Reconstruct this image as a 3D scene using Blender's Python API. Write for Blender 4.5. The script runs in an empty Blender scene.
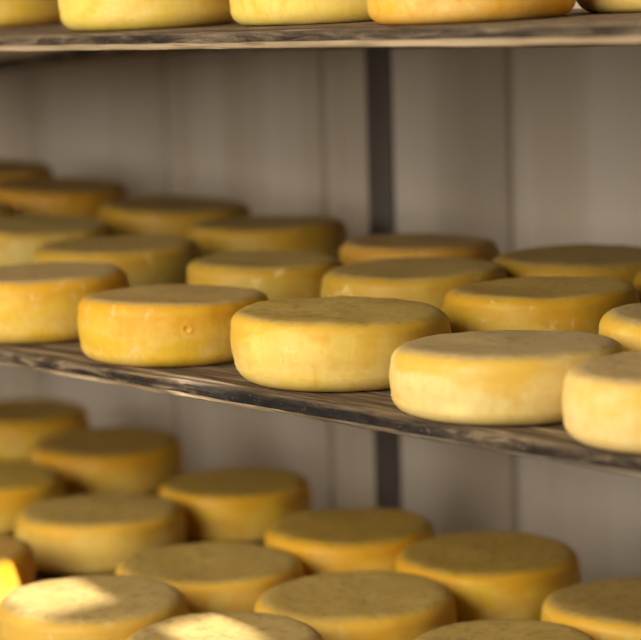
import bpy, bmesh, math, random
from mathutils import Vector, Matrix, noise

C = bpy.context.scene.collection
EYE = 1.5                      # camera height above the floor

# ------------------------------------------------------------------ helpers
def link(name, bm, mats, parent=None, smooth=True):
    me = bpy.data.meshes.new(name)
    bm.normal_update()
    bm.to_mesh(me); bm.free()
    for m in (mats if isinstance(mats, (list, tuple)) else [mats]):
        me.materials.append(m)
    if smooth:
        me.polygons.foreach_set('use_smooth', [True] * len(me.polygons))
    o = bpy.data.objects.new(name, me)
    C.objects.link(o)
    if parent is not None:
        o.parent = parent
    return o

def tag(o, label, cat, group=None):
    o['label'] = label; o['category'] = cat
    if group: o['group'] = group
    return o

def struct(o):
    o['kind'] = 'structure'
    return o

def add_box(bm, x0, x1, y0, y1, z0, z1, bevel=0.0):
    r = bmesh.ops.create_cube(bm, size=1.0)
    vs = r['verts']
    for v in vs:
        v.co = Vector(((x0 + x1) / 2 + v.co.x * (x1 - x0), (y0 + y1) / 2 + v.co.y * (y1 - y0), (z0 + z1) / 2 + v.co.z * (z1 - z0)))
    if bevel:
        es = list({e for v in vs for e in v.link_edges})
        bmesh.ops.bevel(bm, geom=es, offset=bevel, segments=2, affect='EDGES', profile=0.6)

def smooth_by_angle(o, ang=40):
    bm = bmesh.new(); bm.from_mesh(o.data)
    for e in bm.edges:
        if len(e.link_faces) == 2 and e.calc_face_angle(0) > math.radians(ang):
            e.smooth = False
    bm.to_mesh(o.data); bm.free()

# ------------------------------------------------------------------ node helpers
class N:
    def __init__(s, name):
        s.m = bpy.data.materials.new(name); s.m.use_nodes = True
        s.t = s.m.node_tree; s.b = s.t.nodes['Principled BSDF']
    def n(s, typ, **kw):
        nd = s.t.nodes.new(typ)
        for k, v in kw.items():
            if k.startswith('i_'):
                key = k[2:]
                nd.inputs[int(key) if key.isdigit() else key.replace('_', ' ')].default_value = v
            else:
                setattr(nd, k, v)
        return nd
    def l(s, a, b): s.t.links.new(a, b)
    def coords(s, scale=(1, 1, 1), loc=None):
        tc = s.n('ShaderNodeTexCoord'); mp = s.n('ShaderNodeMapping')
        mp.inputs['Scale'].default_value = scale
        s.l(tc.outputs['Object'], mp.inputs['Vector'])
        if loc is not None: s.l(loc, mp.inputs['Location'])
        return mp.outputs['Vector']
    def noise(s, vec, scale, detail=4, rough=.55, dist=0.0):
        nd = s.n('ShaderNodeTexNoise'); nd.inputs['Scale'].default_value = scale
        nd.inputs['Detail'].default_value = detail; nd.inputs['Roughness'].default_value = rough
        nd.inputs['Distortion'].default_value = dist
        s.l(vec, nd.inputs['Vector']); return nd.outputs['Fac']
    def ramp(s, fac, stops, interp='LINEAR'):
        r = s.n('ShaderNodeValToRGB'); r.color_ramp.interpolation = interp
        els = r.color_ramp.elements
        while len(els) < len(stops): els.new(0.5)
        for e, (p, c) in zip(els, stops):
            e.position = p; e.color = (*c, 1) if len(c) == 3 else c
        s.l(fac, r.inputs['Fac']); return r.outputs['Color']
    def mix(s, fac, a, b, mode='MIX'):
        nd = s.n('ShaderNodeMix', data_type='RGBA', blend_type=mode)
        for sock, v in ((nd.inputs[0], fac), (nd.inputs[6], a), (nd.inputs[7], b)):
            if isinstance(v, (int, float)): sock.default_value = v
            elif isinstance(v, tuple): sock.default_value = (*v, 1)
            else: s.l(v, sock)
        return nd.outputs[2]
    def math(s, op, a, b=None, clamp=False):
        nd = s.n('ShaderNodeMath', operation=op); nd.use_clamp = clamp
        for sock, v in zip(nd.inputs, (a, b)):
            if v is None: continue
            if isinstance(v, (int, float)): sock.default_value = v
            else: s.l(v, sock)
        return nd.outputs[0]
    def bump(s, h, strength, dist=.002):
        b = s.n('ShaderNodeBump'); b.inputs['Strength'].default_value = strength; b.inputs['Distance'].default_value = dist
        s.l(h, b.inputs['Height']); s.l(b.outputs['Normal'], s.b.inputs['Normal'])

# ------------------------------------------------------------------ materials
def cheese_material():
    k = N('cheese_rind')
    oi = k.n('ShaderNodeObjectInfo')
    sh = k.n('ShaderNodeCombineXYZ')
    rnd = oi.outputs['Random']
    k.l(k.math('MULTIPLY', rnd, 37.0), sh.inputs[0]); k.l(k.math('MULTIPLY', rnd, 19.0), sh.inputs[1])
    v = k.coords((1, 1, 1), sh.outputs[0])
    vs = k.coords((1, 1, 2.2), sh.outputs[0])
    big = k.noise(vs, 13, 3, .5, .4)
    mid = k.noise(v, 38, 4, .6, .6)
    fine = k.noise(k.coords((160, 160, 50), sh.outputs[0]), 1, 3, .6)
    gold = oi.outputs['Color']
    tcl = k.n('ShaderNodeTexCoord'); sep = k.n('ShaderNodeSeparateXYZ'); k.l(tcl.outputs['Normal'], sep.inputs[0])
    pos = k.n('ShaderNodeSeparateXYZ'); k.l(tcl.outputs['Object'], pos.inputs[0])
    pale = k.mix(.50, gold, (.84, .62, .23))
    amber = k.mix(1.0, gold, (.92, .70, .16), 'MULTIPLY')
    side = k.mix(k.ramp(big, [(.40, (0, 0, 0)), (.62, (1, 1, 1))]), gold, pale)
    # rind is deeper amber towards its upper edge, with an uneven border
    hgt = k.math('ADD', k.math('MULTIPLY', pos.outputs[2], 10.0), k.math('MULTIPLY', k.math('SUBTRACT', big, .5), 1.5))
    side = k.mix(k.ramp(hgt, [(.38, (0, 0, 0)), (.66, (.8, .8, .8))]), side, amber)
    side = k.mix(k.ramp(mid, [(.52, (0, 0, 0)), (.70, (.55, .55, .55))]), side, amber)
    side = k.mix(k.ramp(mid, [(.26, (.55, .55, .55)), (.40, (0, 0, 0))]), side, (.85, .68, .34))
    side = k.mix(k.ramp(fine, [(.35, (.22, .22, .22)), (.6, (0, 0, 0))]), side, amber)
    # the flat faces carry a browner, drier rind than the side
    edge = k.math('ADD', sep.outputs[2], k.math('MULTIPLY', k.math('SUBTRACT', mid, .5), .40))
    topf = k.ramp(edge, [(.74, (0, 0, 0)), (.96, (1, 1, 1))])
    topn = k.noise(v, 30, 5, .65, .8)
    brown = k.mix(.50, gold, (.35, .185, .036))
    tan = k.mix(.50, gold, (.47, .29, .11))
    topc = k.mix(k.ramp(topn, [(.42, (0, 0, 0)), (.60, (1, 1, 1))]), brown, tan)
    topc = k.mix(k.ramp(k.noise(v, 85, 3, .6), [(.52, (0, 0, 0)), (.68, (.50, .50, .50))]), topc, (.22, .125, .04))
    topc = k.mix(oi.outputs['Alpha'], topc, (.50, .37, .22))
    k.l(k.mix(topf, side, topc), k.b.inputs['Base Color'])
    k.b.inputs['Roughness'].default_value = .5
    k.b.inputs['Specular IOR Level'].default_value = .25
    k.b.inputs['Subsurface Weight'].default_value = .0
    h = k.math('ADD', k.math('MULTIPLY', mid, .6), k.math('MULTIPLY', fine, .35))
    k.bump(h, .35, .0025)
    return k.m

def board_material(name, lip=False, stain=.5, worn=None, black=None, pale_edge=.64, spots=.52):
    k = N(name)
    v = k.coords((1, 1, 1))
    grain = k.noise(k.coords((4.0, 80, 80)), 1.3, 6, .62, .9)
    streak = k.noise(k.coords((7, 150, 150)), 1.2, 4, .6, .2)
    blot = k.noise(k.coords((9, 22, 60)), 1.0, 5, .62, .8)
    speck = k.noise(v, 190, 3, .6)
    if lip:
        col = k.ramp(grain, [(.3, (.27, .185, .10)), (.7, (.52, .39, .235))])
        col = k.mix(k.ramp(blot, [(spots, (0, 0, 0)), (spots + .12, (.9, .9, .9))]), col, (.10, .08, .06))
        if worn is not None:      # the pale raw edge is soiled along the right-hand stretch
            sp = k.n('ShaderNodeSeparateXYZ'); tc = k.n('ShaderNodeTexCoord'); k.l(tc.outputs['Object'], sp.inputs[0])
            f = k.math('MULTIPLY', k.math('SUBTRACT', sp.outputs[0], worn), 3.5, True)
            col = k.mix(k.math('MULTIPLY', f, .75), col, (.13, .11, .085))
    else:
        col = k.ramp(grain, [(.32, (.045, .028, .016)), (.5, (.16, .108, .062)), (.64, (.50, .375, .225))])
        col = k.mix(k.ramp(streak, [(.40, (.55, .55, .55)), (.55, (0, 0, 0))]), col, (.085, .062, .044))
        col = k.mix(k.ramp(blot, [(stain, (0, 0, 0)), (stain + .12, (.85, .85, .85))]), col, (.06, .054, .048))
        # dark damp edge: side faces only
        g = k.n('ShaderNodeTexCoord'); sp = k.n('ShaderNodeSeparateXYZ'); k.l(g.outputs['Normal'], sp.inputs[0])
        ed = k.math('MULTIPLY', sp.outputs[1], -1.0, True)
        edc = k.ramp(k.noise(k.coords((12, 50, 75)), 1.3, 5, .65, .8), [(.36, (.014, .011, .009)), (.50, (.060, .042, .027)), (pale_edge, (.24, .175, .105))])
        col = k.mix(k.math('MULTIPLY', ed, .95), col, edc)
        if black:                 # a tarred black stretch along the edge
            px = k.n('ShaderNodeSeparateXYZ'); k.l(g.outputs['Object'], px.inputs[0])
            wob = k.math('MULTIPLY', k.math('SUBTRACT', k.noise(k.coords((14, 14, 14)), 1, 3), .5), .25)
            xx = k.math('ADD', px.outputs[0], wob)
            f = k.math('MULTIPLY', k.math('MULTIPLY', k.math('SUBTRACT', xx, black[0]), 14, True), k.math('MULTIPLY', k.math('SUBTRACT', black[1], xx), 5, True))
            col = k.mix(k.math('MULTIPLY', f, k.math('MULTIPLY', ed, .93)), col, (.012, .011, .011))
        col = k.mix(k.ramp(speck, [(.62, (0, 0, 0)), (.74, (.35, .35, .35))]), col, (.30, .24, .16))
    k.l(col, k.b.inputs['Base Color'])
    k.b.inputs['Roughness'].default_value = .75
    k.b.inputs['Specular IOR Level'].default_value = .08
    k.bump(k.math('ADD', k.math('MULTIPLY', grain, .7), k.math('MULTIPLY', streak, .6)), .8, .004)
    return k.m

def paint_material(name, a, b, scale=1.2, rough=.6):
    k = N(name)
    n1 = k.noise(k.coords((1, 1, .35)), scale, 4, .5, .3)
    n2 = k.noise(k.coords((7, 7, .25)), scale, 4, .5)
    col = k.mix(k.ramp(n2, [(.40, (.85, .85, .85)), (.62, (0, 0, 0))]), k.ramp(n1, [(.35, a), (.65, b)]), tuple(c * f for c, f in zip(a, (.90, .86, .80))))
    k.l(col, k.b.inputs['Base Color']); k.b.inputs['Roughness'].default_value = rough
    k.bump(n2, .1, .002)
    return k.m

CHEESE = cheese_material()
M_post = paint_material('dark_rusty_steel', (.075, .057, .045), (.11, .087, .070), 6, .6)
M_wall = paint_material('painted_boards', (.60, .515, .41), (.71, .62, .505))
M_plaster = paint_material('plaster', (.62, .56, .47), (.68, .62, .53))
M_floor = paint_material('concrete', (.30, .27, .23), (.40, .36, .31), 2.0, .7)
M_frame = paint_material('window_wood', (.42, .38, .32), (.52, .48, .40), 3)

# ------------------------------------------------------------------ room
def cell_wall(name, xs, zs, holes, y0, y1):
    """wall in the XZ plane made of one grid of blocks, leaving the holes (i,k) open"""
    bm = bmesh.new()
    for i in range(len(xs) - 1):
        for kk in range(len(zs) - 1):
            if (i, kk) not in holes:
                add_box(bm, xs[i], xs[i + 1], y0, y1, zs[kk], zs[kk + 1])
    bmesh.ops.remove_doubles(bm, verts=bm.verts, dist=1e-5)
    return struct(link(name, bm, M_plaster, smooth=False))

X0, X1, YF, YB, ZC = -6.0, 2.6, -1.3, 2.70, 4.20
bm = bmesh.new(); add_box(bm, X0 - .2, X1 + .2, YF - .2, YB + .2, -.1, 0); struct(link('floor', bm, M_floor, smooth=False))
bm = bmesh.new(); add_box(bm, X0 - .2, X1 + .2, YF - .2, YB + .2, ZC, ZC + .1); struct(link('ceiling', bm, M_plaster, smooth=False))
bm = bmesh.new(); add_box(bm, X0 - .15, X0, YF, YB, 0, ZC); struct(link('wall_left', bm, M_plaster, smooth=False))

# back wall: wide painted boards with real grooves between them
bm = bmesh.new()
PW, GX = .4675, -2.546
prof = []
gs = [GX + PW * i for i in range(-8, 12) if X0 < GX + PW * i < X1]
prof.append((X0, YB))
for g in gs:
    prof += [(g - .010, YB), (g - .006, YB + .004), (g - .005, YB + .016), (g + .005, YB + .016), (g + .006, YB + .004), (g + .010, YB)]
    prof += [(g + .052, YB), (g + .055, YB + .004), (g + .058, YB)]
prof.append((X1, YB))
lo = [bm.verts.new((x, y, 0)) for x, y in prof]; hi = [bm.verts.new((x, y, ZC)) for x, y in prof]
for i in range(len(prof) - 1):
    bm.faces.new((lo[i], lo[i + 1], hi[i + 1], hi[i]))
bl = [bm.verts.new(p) for p in ((X0, YB + .15, 0), (X1, YB + .15, 0), (X1, YB + .15, ZC), (X0, YB + .15, ZC))]
bm.faces.new((bl[1], bl[0], bl[3], bl[2]))
bm.faces.new([lo[0], bl[0]] + [bl[1]] + lo[:0:-1]); bm.faces.new([hi[0]] + hi[1:] + [bl[2], bl[3]])
bm.faces.new((lo[0], hi[0], bl[3], bl[0])); bm.faces.new((lo[-1], bl[1], bl[2], hi[-1]))
bmesh.ops.recalc_face_normals(bm, faces=bm.faces)
struct(link('wall_back', bm, M_wall, smooth=False))

# front wall (behind the camera): one window and slots added high up in the right wall to shape the sun patches
SUN = Vector((-1.6, .36, -1.0)).normalized()
def slot(x0, x1, y0, y1, z):
    """opening in the right wall through which the sun lights x0..x1, y0..y1 at height z"""
    t0 = (x0 - X1) / SUN.x; t1 = (x1 - X1) / SUN.x; tm = (t0 + t1) / 2
    return (y0 - SUN.y * tm, y1 - SUN.y * tm, z - SUN.z * t1, z - SUN.z * t0)
zt = EYE - .717
s0 = slot(-2.45, -2.335, 1.488, 1.645, zt)
s1 = slot(-2.46, -2.180, 1.488, 1.613, zt)
s2 = slot(-2.030, -1.905, 1.525, 1.613, zt)
WX0, WX1, WZ0, WZ1 = -3.10, -0.40, 1.30, 3.30
xs = [X0, WX0, WX1, X1]; zs = [0, WZ0, WZ1, ZC]
cell_wall('wall_front', xs, zs, {(1, 1)}, YF - .004, YF)
ys = sorted({YF, YB, s0[0], s0[1], s1[0], s1[1], s2[0], s2[1]}); zs = sorted({0, ZC, s0[2], s0[3], s1[2], s1[3], s2[2], s2[3]})
bm = bmesh.new()
for i in range(len(ys) - 1):
    for kk in range(len(zs) - 1):
        if not any(ys[i] >= a - 1e-6 and ys[i + 1] <= b + 1e-6 and zs[kk] >= c - 1e-6 and zs[kk + 1] <= d + 1e-6 for a, b, c, d in (s0, s1, s2)):
            add_box(bm, X1, X1 + .004, ys[i], ys[i + 1], zs[kk], zs[kk + 1])
bmesh.ops.remove_doubles(bm, verts=bm.verts, dist=1e-5)
struct(link('wall_right', bm, M_plaster, smooth=False))
bm = bmesh.new()
for a in (WX0 - .06, WX1): add_box(bm, a, a + .06, YF, YF + .03, WZ0 - .06, WZ1 + .06)
for a in (WZ0 - .06, WZ1): add_box(bm, WX0, WX1, YF, YF + .03, a, a + .06)
struct(link('window_1', bm, M_frame, smooth=False))

# ------------------------------------------------------------------ rack
rack = bpy.data.objects.new('shelf_rack', None); C.objects.link(rack)
rack.location = (-2.4, 1.95, 0)
tag(rack, 'dark steel shelf rack with an upright post standing before the pale wall', 'rack')
def to_rack(bm): bmesh.ops.translate(bm, verts=bm.verts, vec=-rack.location); return bm
def angle_post(x, y, flip=1):
    bm = bmesh.new()
    w = .029
    add_box(bm, x - w, x + w, y, y + .005, 0, 2.15, .0012)
    add_box(bm, x - w if flip > 0 else x + w - .005, x - w + .005 if flip > 0 else x + w, y + .0045, y + .020, 0, 2.15, .0012)
    return smooth_by_angle(link('upright', to_rack(bm), M_post, rack))
XL, XR = -4.15, -.72
angle_post(-2.572, 2.428)
for x, f in ((XL, 1), (XR, -1)):
    angle_post(x, 2.428, f); angle_post(x, 1.385, f)

# ------------------------------------------------------------------ boards
def rear_mid(x): return max(0, -(x + 2.72)) * .066
def rear_top(x): return -min(.065, max(0, -(x + 2.58)) * .078)
def board(name, y0, y1, zb, th, warp, mats, seed, lipf=.30, jit=.0012, back=None):
    """one plank along X with eased arrises, a worn lower lip, ragged edges and the given warp"""
    bm = bmesh.new()
    n = 220
    lz = th * lipf
    ring = [(y1, zb + th - .002), (y1 - .003, zb + th), (y1 - (y1 - y0) * .35, zb + th), (y0 + (y1 - y0) * .35, zb + th), (y0 + .02, zb + th), (y0 + .006, zb + th - .0006),
            (y0 + .0015, zb + th - .003), (y0, zb + th * .6), (y0 + .0003, zb + lz + .0004), (y0 + .0012, zb + lz), (y0 + .0022, zb + .002), (y0 + .004, zb), (y1 - .003, zb), (y1, zb + .002)]
    rows = []
    for i in range(n + 1):
        x = XL - .06 + (XR - XL + .12) * i / n
        row = []
        for j, (y, z) in enumerate(ring):
            q = Vector((x * 9, j * .37, seed))
            dy = dz = 0
            if 5 <= j <= 11:
                dy = noise.noise(q) * jit * 1.6 + noise.noise(q * 4.3) * jit
                if j >= 8: dz = noise.noise(q * 2.1 + Vector((3, 1, 7))) * jit * .45 + noise.noise(q * 9) * jit * .25
                elif j <= 6: dz = -abs(noise.noise(q * 2.7 + Vector((9, 1, 2)))) * jit * .9
            if back and j in (0, 1, 2, 3, 12, 13): y += back(x) * (.33 if j == 3 else .66 if j == 2 else 1)
            row.append(bm.verts.new((x, y + dy, z + dz + warp(x, y))))
        rows.append(row)
    m = len(ring)
    for i in range(n):
        for j in range(m):
            f = bm.faces.new((rows[i][j], rows[i][(j + 1) % m], rows[i + 1][(j + 1) % m], rows[i + 1][j]))
            f.material_index = 1 if 8 <= j <= 10 else 0
    bm.faces.new(rows[0][::-1]); bm.faces.new(rows[-1])
    bmesh.ops.recalc_face_normals(bm, faces=bm.faces)
    o = link(name, bm, mats)
    smooth_by_angle(o, 50)
    return o
M_lipA = board_material('raw_lip_top', True, spots=.66); M_lipB = board_material('raw_lip_middle', True, worn=-1.80, spots=.56)
M_bA = board_material('grey_brown_board', stain=.60, pale_edge=.76); M_bB = board_material('stained_board', stain=.54, black=(-1.92, -1.45))
TH = .0195
ZT, ZM, ZB = EYE - .0335, EYE - .405 - TH, EYE - .805 - TH
G = 'shelf boards of the rack'
b = board('shelf_board', 1.515, 1.950, ZT, TH, lambda x, y: (y - 1.515) * .03, [M_bA, M_lipA], 1.1, .34)
tag(b, 'weathered top shelf board with a pale lower edge, carrying the highest cheeses', 'shelf board', G)
b = board('shelf_board', 1.956, 2.426, ZT - .012, TH, lambda x, y: rear_top(x) * (2.426 - y) / .47, [M_bA, M_bA], 2.3)
tag(b, 'dark rear board behind the top shelf board, its sagging underside showing at upper left', 'shelf board', G)
b = board('shelf_board', 1.515, 1.835, ZM, TH, lambda x, y: 0, [M_bB, M_lipB], 3.7, .26, .0020)
tag(b, 'stained middle shelf board with a blackened front edge, under the sharpest cheeses', 'shelf board', G)
b = board('shelf_board', 1.839, 2.420, ZM, TH, lambda x, y: rear_mid(x), [M_bB, M_bB], 4.9)
tag(b, 'rear board of the middle shelf, nearly hidden beneath its back rows of cheeses', 'shelf board', G)
b = board('shelf_board', 1.430, 1.900, ZB, TH, lambda x, y: 0, [M_bB, M_lipB], 5.3)
tag(b, 'front board of the lowest shelf, seen only in gaps between its front cheeses', 'shelf board', G)
b = board('shelf_board', 1.904, 2.265, ZB, TH, lambda x, y: 0, [M_bB, M_bB], 6.1, back=lambda x: min(.15, max(0, -(x + 2.25)) * .115))
tag(b, 'rear board of the lowest shelf, seen in dark gaps between its back cheeses', 'shelf board', G)
bm = bmesh.new(); add_box(bm, X0, X1, 2.450, YB - .0005, ZT - .012, ZT + .012, .002)      # unseen ledge added to keep light off the wall under the top shelf
struct(link('added_light_ledge_1', bm, M_frame, smooth=False))
for x in (XL, XR):                                    # cross bearers that carry the boards, at both ends of the rack
    for z, yb, dz in ((ZT, 1.97, 0), (ZM, 1.97, 0), (ZB, 1.97, 0)):
        bm = bmesh.new()
        zz = z - (.115 if z == ZT else .002)
        add_box(bm, x - .02, x + .02, 1.40, 2.44, zz - .035, zz, .002)
        smooth_by_angle(link('bearer', to_rack(bm), M_post, rack))

# ------------------------------------------------------------------ cheeses
def cheese_mesh(R, H, seed, pit=None):
    rnd = random.Random(seed)
    nseg = 400 if pit else 112
    prof = []
    c1, c2 = rnd.uniform(.019, .025), rnd.uniform(.020, .026)      # shoulder and foot radii
    for i in range(5): prof.append(((R - c1) * .97 * (i + .3) / 5, H))
    for i in range(8):
        a = math.pi / 2 * i / 7
        prof.append((R - c1 + c1 * math.sin(a) - .0018 * (i / 7) ** 2, H - .85 * c1 * (1 - math.cos(a))))
    zt, zb = H - .85 * c1, c2 * .95
    for t in ([.97 - .94 * i / 23 for i in range(24)] if pit else (.8, .6, .4, .2)): prof.append((R - .0018 * ((t - .5) / .5) ** 2, zb + (zt - zb) * t))
    for i in range(8):
        a = math.pi / 2 * i / 7
        prof.append((R - .0018 * (1 - i / 7) ** 2 - c2 * (1 - math.cos(a)), c2 * .95 * (1 - math.sin(a))))
    prof += [(.45 * R, 0), (.02 * R, 0)]
    sk = [rnd.uniform(-1, 1) for _ in range(6)]
    off = Vector((seed * 7.13, seed * 3.71, seed * 1.37))
    bm = bmesh.new(); rings = []
    for r, z in prof:
        row = []
        for k in range(nseg):
            a = 2 * math.pi * k / nseg
            ca, sa = math.cos(a), math.sin(a)
            p = Vector((r * ca, r * sa, z))
            w = min(1, r / (.8 * R)); up = z / H
            f = 1 + w * (.010 * sk[0] * math.cos(2 * a + sk[1] * 3) + .006 * sk[2] * math.cos(3 * a + sk[3] * 3) + .010 * noise.noise(p * 16 + off) + .004 * noise.noise(p * 48 + off))
            x, y = r * ca * f, r * sa * f
            x += (up - .5) * .004 * sk[4]; y += (up - .5) * .004 * sk[5]
            zz = z
            if z > .5 * H:
                s = (up - .5) * 2
                dish = -.0022 * max(0, 1 - (r / (.80 * R)) ** 2)
                zz += s * (.0024 * noise.noise(Vector((x * 13, y * 13, 1)) + off) + .0009 * noise.noise(Vector((x * 55, y * 55, 2)) + off)
                           + .0020 * (sk[4] * x + sk[5] * y) / R + dish)
            if pit and .1 < up < .9 and r > .9 * R:
                da = ((a - pit[0] + math.pi) % (2 * math.pi) - math.pi) * R; dzz = z - pit[1]
                q = math.hypot(da, dzz) / .0032
                dr = -.0016 * math.exp(-q * q) + .0009 * math.exp(-((q - 1.5) / .5) ** 2)
                x += ca * dr; y += sa * dr
            row.append(bm.verts.new((x, y, max(0, zz))))
        rings.append(row)
    for i in range(len(prof) - 1):
        for k in range(nseg):
            bm.faces.new((rings[i][k], rings[i + 1][k], rings[i + 1][(k + 1) % nseg], rings[i][(k + 1) % nseg]))
    bm.faces.new(rings[0]); bm.faces.new(rings[-1][::-1])
    bmesh.ops.recalc_face_normals(bm, faces=bm.faces)
    return bm

def hexcol(r, g, b):
    f = lambda c: ((c / 255 + .055) / 1.055) ** 2.4 if c > 10 else c / 3294
    return (f(r), f(g), f(b), 1)
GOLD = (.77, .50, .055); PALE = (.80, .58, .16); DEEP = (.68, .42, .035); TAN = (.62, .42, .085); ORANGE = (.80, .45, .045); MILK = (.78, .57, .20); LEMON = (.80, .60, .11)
DEEP_LIT = (.92, .58, .05); TAN_LIT = (.90, .61, .13); REAR_SHADED = (.43, .28, .032)  # bottom-shelf colours brightened for weak light there; rear colour darkened as shade
GT, GM, GB = 'cheese wheels on the top shelf', 'cheese wheels on the middle shelf', 'cheese wheels on the bottom shelf'
cheeses = [
 # x, y, R, H, level, colour, label
 (-2.7246, 1.80, 0.1200, 0.0780, 't', GOLD, 'yellow cheese wheel at the left end of the top shelf, half behind a pale wheel'),
 (-2.1538, 1.66, 0.1150, 0.0780, 't', LEMON, 'pale yellow cheese wheel with a cream left side, second from left on top shelf'),
 (-1.8923, 1.72, 0.1200, 0.0780, 't', LEMON, 'lemon yellow cheese wheel on top shelf, just left of the orange wheel'),
 (-1.6020, 1.65, 0.1090, 0.0780, 't', (.82, .42, .035), 'orange golden cheese wheel on the top shelf above the dark post'),
 (-1.4850, 1.852, 0.1180, 0.0780, 't', PALE, 'cheese wheel cut by the upper right corner of the picture, on top shelf'),
 (-2.3880, 1.6320, 0.1211, 0.0825, 'm', (.77, .49, .05), 'golden cheese wheel at the left end of the middle shelf front row'),
 (-2.0946, 1.6297, 0.1174, 0.0754, 'm', (.77, .48, .04), 'golden cheese wheel with a small round dimple in its side, middle shelf front row'),
 (-1.8131, 1.6473, 0.1254, 0.0766, 'm', (.79, .56, .12), 'sharp pale gold cheese wheel at centre of the middle shelf front row'),
 (-1.5327, 1.6210, 0.1214, 0.0686, 'm', (.80, .61, .22), 'broad pale yellow cheese wheel, front row, right of centre on the middle shelf'),
 (-1.3050, 1.6060, 0.1050, 0.0693, 'm', (.84, .61, .23), 'blurry nearest cheese wheel cut by the right picture edge on the middle shelf front row'),
 (-2.5886, 1.9092, 0.1248, 0.0826, 'm', (.49, .335, .055), 'dull gold cheese wheel behind the gap between the two leftmost front wheels, middle shelf'),  # second-row gold also darkened to stand for shelf shade
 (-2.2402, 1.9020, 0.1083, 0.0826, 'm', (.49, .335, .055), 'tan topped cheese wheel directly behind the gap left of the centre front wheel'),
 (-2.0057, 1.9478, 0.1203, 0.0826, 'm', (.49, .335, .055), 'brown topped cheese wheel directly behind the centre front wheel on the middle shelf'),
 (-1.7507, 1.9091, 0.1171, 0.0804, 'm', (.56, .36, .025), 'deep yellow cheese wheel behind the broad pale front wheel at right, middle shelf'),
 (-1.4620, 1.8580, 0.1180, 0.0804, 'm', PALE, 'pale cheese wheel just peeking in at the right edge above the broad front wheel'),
 (-2.8721, 1.9649, 0.1170, 0.0826, 'm', (.48, .34, .08), 'cheese wheel with pale lit side at left edge, above the leftmost front wheel, middle shelf'),  # shade worked into this wheel's colour as well
 (-2.8995, 2.2599, 0.1280, 0.0886, 'm', REAR_SHADED, 'blurred tan cheese wheel in the back row left of the post, before the wall groove'),
 (-2.6048, 2.2150, 0.1268, 0.0876, 'm', REAR_SHADED, 'blurred golden cheese wheel in the back row immediately left of the post'),
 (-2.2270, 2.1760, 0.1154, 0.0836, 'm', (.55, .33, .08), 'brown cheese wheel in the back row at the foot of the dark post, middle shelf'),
 (-1.9239, 2.1794, 0.1239, 0.0826, 'm', REAR_SHADED, 'wide blurred cheese wheel in back row right of the post, over the deep yellow one'),
 (-1.6600, 2.1500, 0.1176, 0.0826, 'm', REAR_SHADED, 'sliver of a back row cheese wheel at the right edge of the middle shelf'),
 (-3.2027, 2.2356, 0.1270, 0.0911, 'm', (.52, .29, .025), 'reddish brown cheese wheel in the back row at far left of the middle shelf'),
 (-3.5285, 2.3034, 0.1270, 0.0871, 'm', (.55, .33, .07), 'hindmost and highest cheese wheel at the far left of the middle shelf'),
 (-3.1307, 1.9494, 0.1210, 0.0826, 'm', TAN, 'sliver of cheese wheel at the left edge before the reddish brown one'),
 (-3.4432, 2.3045, 0.1279, 0.0812, 'b', DEEP_LIT, 'dark gold cheese wheel hindmost at the left edge of the bottom shelf'),
 (-3.0616, 2.2206, 0.1335, 0.0819, 'b', (.84, .50, .04), 'amber cheese wheel in the back row of the bottom shelf, second from the left'),
 (-2.9889, 1.9252, 0.1261, 0.0789, 'b', DEEP_LIT, 'gold cheese wheel at the left edge of the bottom shelf, below the hindmost wheel'),
 (-2.6443, 2.1626, 0.1215, 0.0789, 'b', DEEP_LIT, 'golden cheese wheel in the back row of the bottom shelf, third from the left'),
 (-2.6506, 1.9052, 0.1293, 0.0789, 'b', TAN_LIT, 'tan cheese wheel above the sunlit pair on the left of the bottom shelf'),
 (-2.2925, 2.0886, .1245, 0.0766, 'b', DEEP_LIT, 'gold cheese wheel below the foot of the dark post on the bottom shelf'),
 (-2.2922, 1.8269, .1290, 0.0722, 'b', TAN_LIT, 'flat tan cheese wheel in the middle of the bottom shelf, with one before and behind'),
 (-2.0323, 2.1020, .1265, 0.0766, 'b', DEEP_LIT, 'gold cheese wheel with a bright rim, rightmost of the back row against the lower wall'),
 (-2.5882, 1.5908, 0.1261, 0.0812, 'b', ORANGE, 'glowing cheese wheel in full sun at the left edge of the bottom shelf'),
 (-2.2054, 1.5689, 0.1215, 0.0902, 'b', MILK, 'cheese wheel with a bright sun patch across its top in the lower left corner'),
 (-2.0138, 1.8383, 0.1303, 0.0744, 'b', TAN_LIT, 'tan cheese wheel at the bottom centre, right of the flat tan one'),
 (-1.7151, 2.0520, 0.1279, 0.0789, 'b', TAN_LIT, 'cheese wheel cut by the right picture edge on the bottom shelf'),
 (-1.9454, 1.5675, 0.1202, 0.0902, 'b', MILK, 'nearest cheese wheel with a small sun patch at the bottom edge, left of centre'),
 (-1.7175, 1.8020, 0.1150, 0.0789, 'b', TAN_LIT, 'cheese wheel cut by the bottom picture edge at right, only its flat top showing'),
]
TOP_PALE = {5: .50, 6: .38, 7: .02, 8: .34, 9: .22, 14: .3}      # how dry and pale the flat top of a wheel is
PIT_A = -.545          # the dimple faces the room
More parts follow.
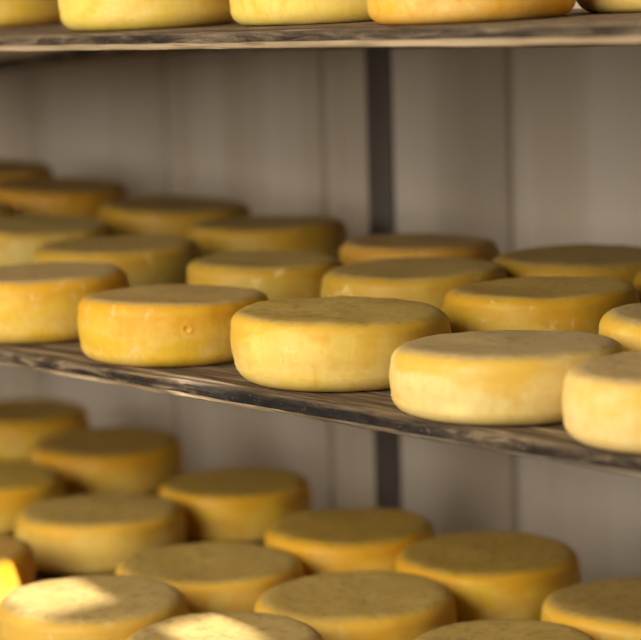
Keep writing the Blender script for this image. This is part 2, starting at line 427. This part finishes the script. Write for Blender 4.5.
for i, (x, y, R, H, lv, col, label) in enumerate(cheeses):
    o = link('cheese_wheel', cheese_mesh(R, H, i + 1, (PIT_A - (i * 2.399) % 6.283, .047) if 'dimple' in label else None), CHEESE)
    smooth_by_angle(o, 60)
    z = {'t': ZT + TH + (y - 1.515) * .03, 'm': ZM + TH, 'b': ZB + TH}[lv]
    rz = (i * 2.399) % 6.283
    tilt = Matrix.Identity(4)
    if lv == 't': tilt = Matrix.Rotation(.03, 4, 'X')
    if lv == 'm' and y > 1.95 and x < -2.8 or i == 23:
        z += rear_mid(x); tilt = Matrix.Rotation(math.atan(.066), 4, 'Y')
    o.matrix_world = Matrix.Translation((x, y, z + .0004)) @ tilt @ Matrix.Rotation(rz, 4, 'Z')
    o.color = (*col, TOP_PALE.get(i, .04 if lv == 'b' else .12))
    tag(o, label, 'cheese', {'t': GT, 'm': GM, 'b': GB}[lv])

# ------------------------------------------------------------------ light
w = bpy.data.worlds.new('sky'); bpy.context.scene.world = w; w.use_nodes = True
w.node_tree.nodes['Background'].inputs['Color'].default_value = (.85, .92, 1, 1)
w.node_tree.nodes['Background'].inputs['Strength'].default_value = .5
la = bpy.data.lights.new('window_daylight', 'AREA'); la.shape = 'RECTANGLE'
la.size = WX1 - WX0; la.size_y = WZ1 - WZ0; la.energy = 146; la.color = (1, .95, .865)
lo_ = bpy.data.objects.new('window_daylight', la); C.objects.link(lo_)
lo_.location = ((WX0 + WX1) / 2, YF + .005, (WZ0 + WZ1) / 2); lo_.rotation_euler = (math.radians(90), 0, 0)
ls = bpy.data.lights.new('sun', 'SUN'); ls.energy = 11.5; ls.angle = math.radians(.3); ls.color = (1, .98, .95)
so = bpy.data.objects.new('sun', ls); C.objects.link(so)
so.location = (0, -3, 5); so.rotation_euler = SUN.to_track_quat('-Z', 'Y').to_euler()

# ------------------------------------------------------------------ camera
F = 2200.0
yaw = math.atan(1960 / F); p = math.atan((320 - 15) / F); roll = .028
h = Vector((-math.cos(yaw), math.sin(yaw), 0)); up = Vector((0, 0, 1))
f = h * math.cos(p) - up * math.sin(p); r = f.cross(up).normalized(); u = r.cross(f)
Rv = r * math.cos(roll) - u * math.sin(roll); Uv = r * math.sin(roll) + u * math.cos(roll)
cd = bpy.data.cameras.new('camera'); cam = bpy.data.objects.new('camera', cd); C.objects.link(cam)
M = Matrix((Rv, Uv, -f)).transposed().to_4x4(); M.translation = Vector((0, 0, EYE))
cam.matrix_world = M
cd.sensor_width = 36; cd.lens = F / 641 * 36; cd.clip_start = .05
cd.dof.use_dof = True; cd.dof.focus_distance = 2.38; cd.dof.aperture_fstop = cd.lens / 35.0
bpy.context.scene.camera = cam
vs = bpy.context.scene.view_settings
vs.view_transform = 'Standard'; vs.look = 'None'; vs.gamma = 1; vs.use_curve_mapping = False; vs.exposure = 0.0
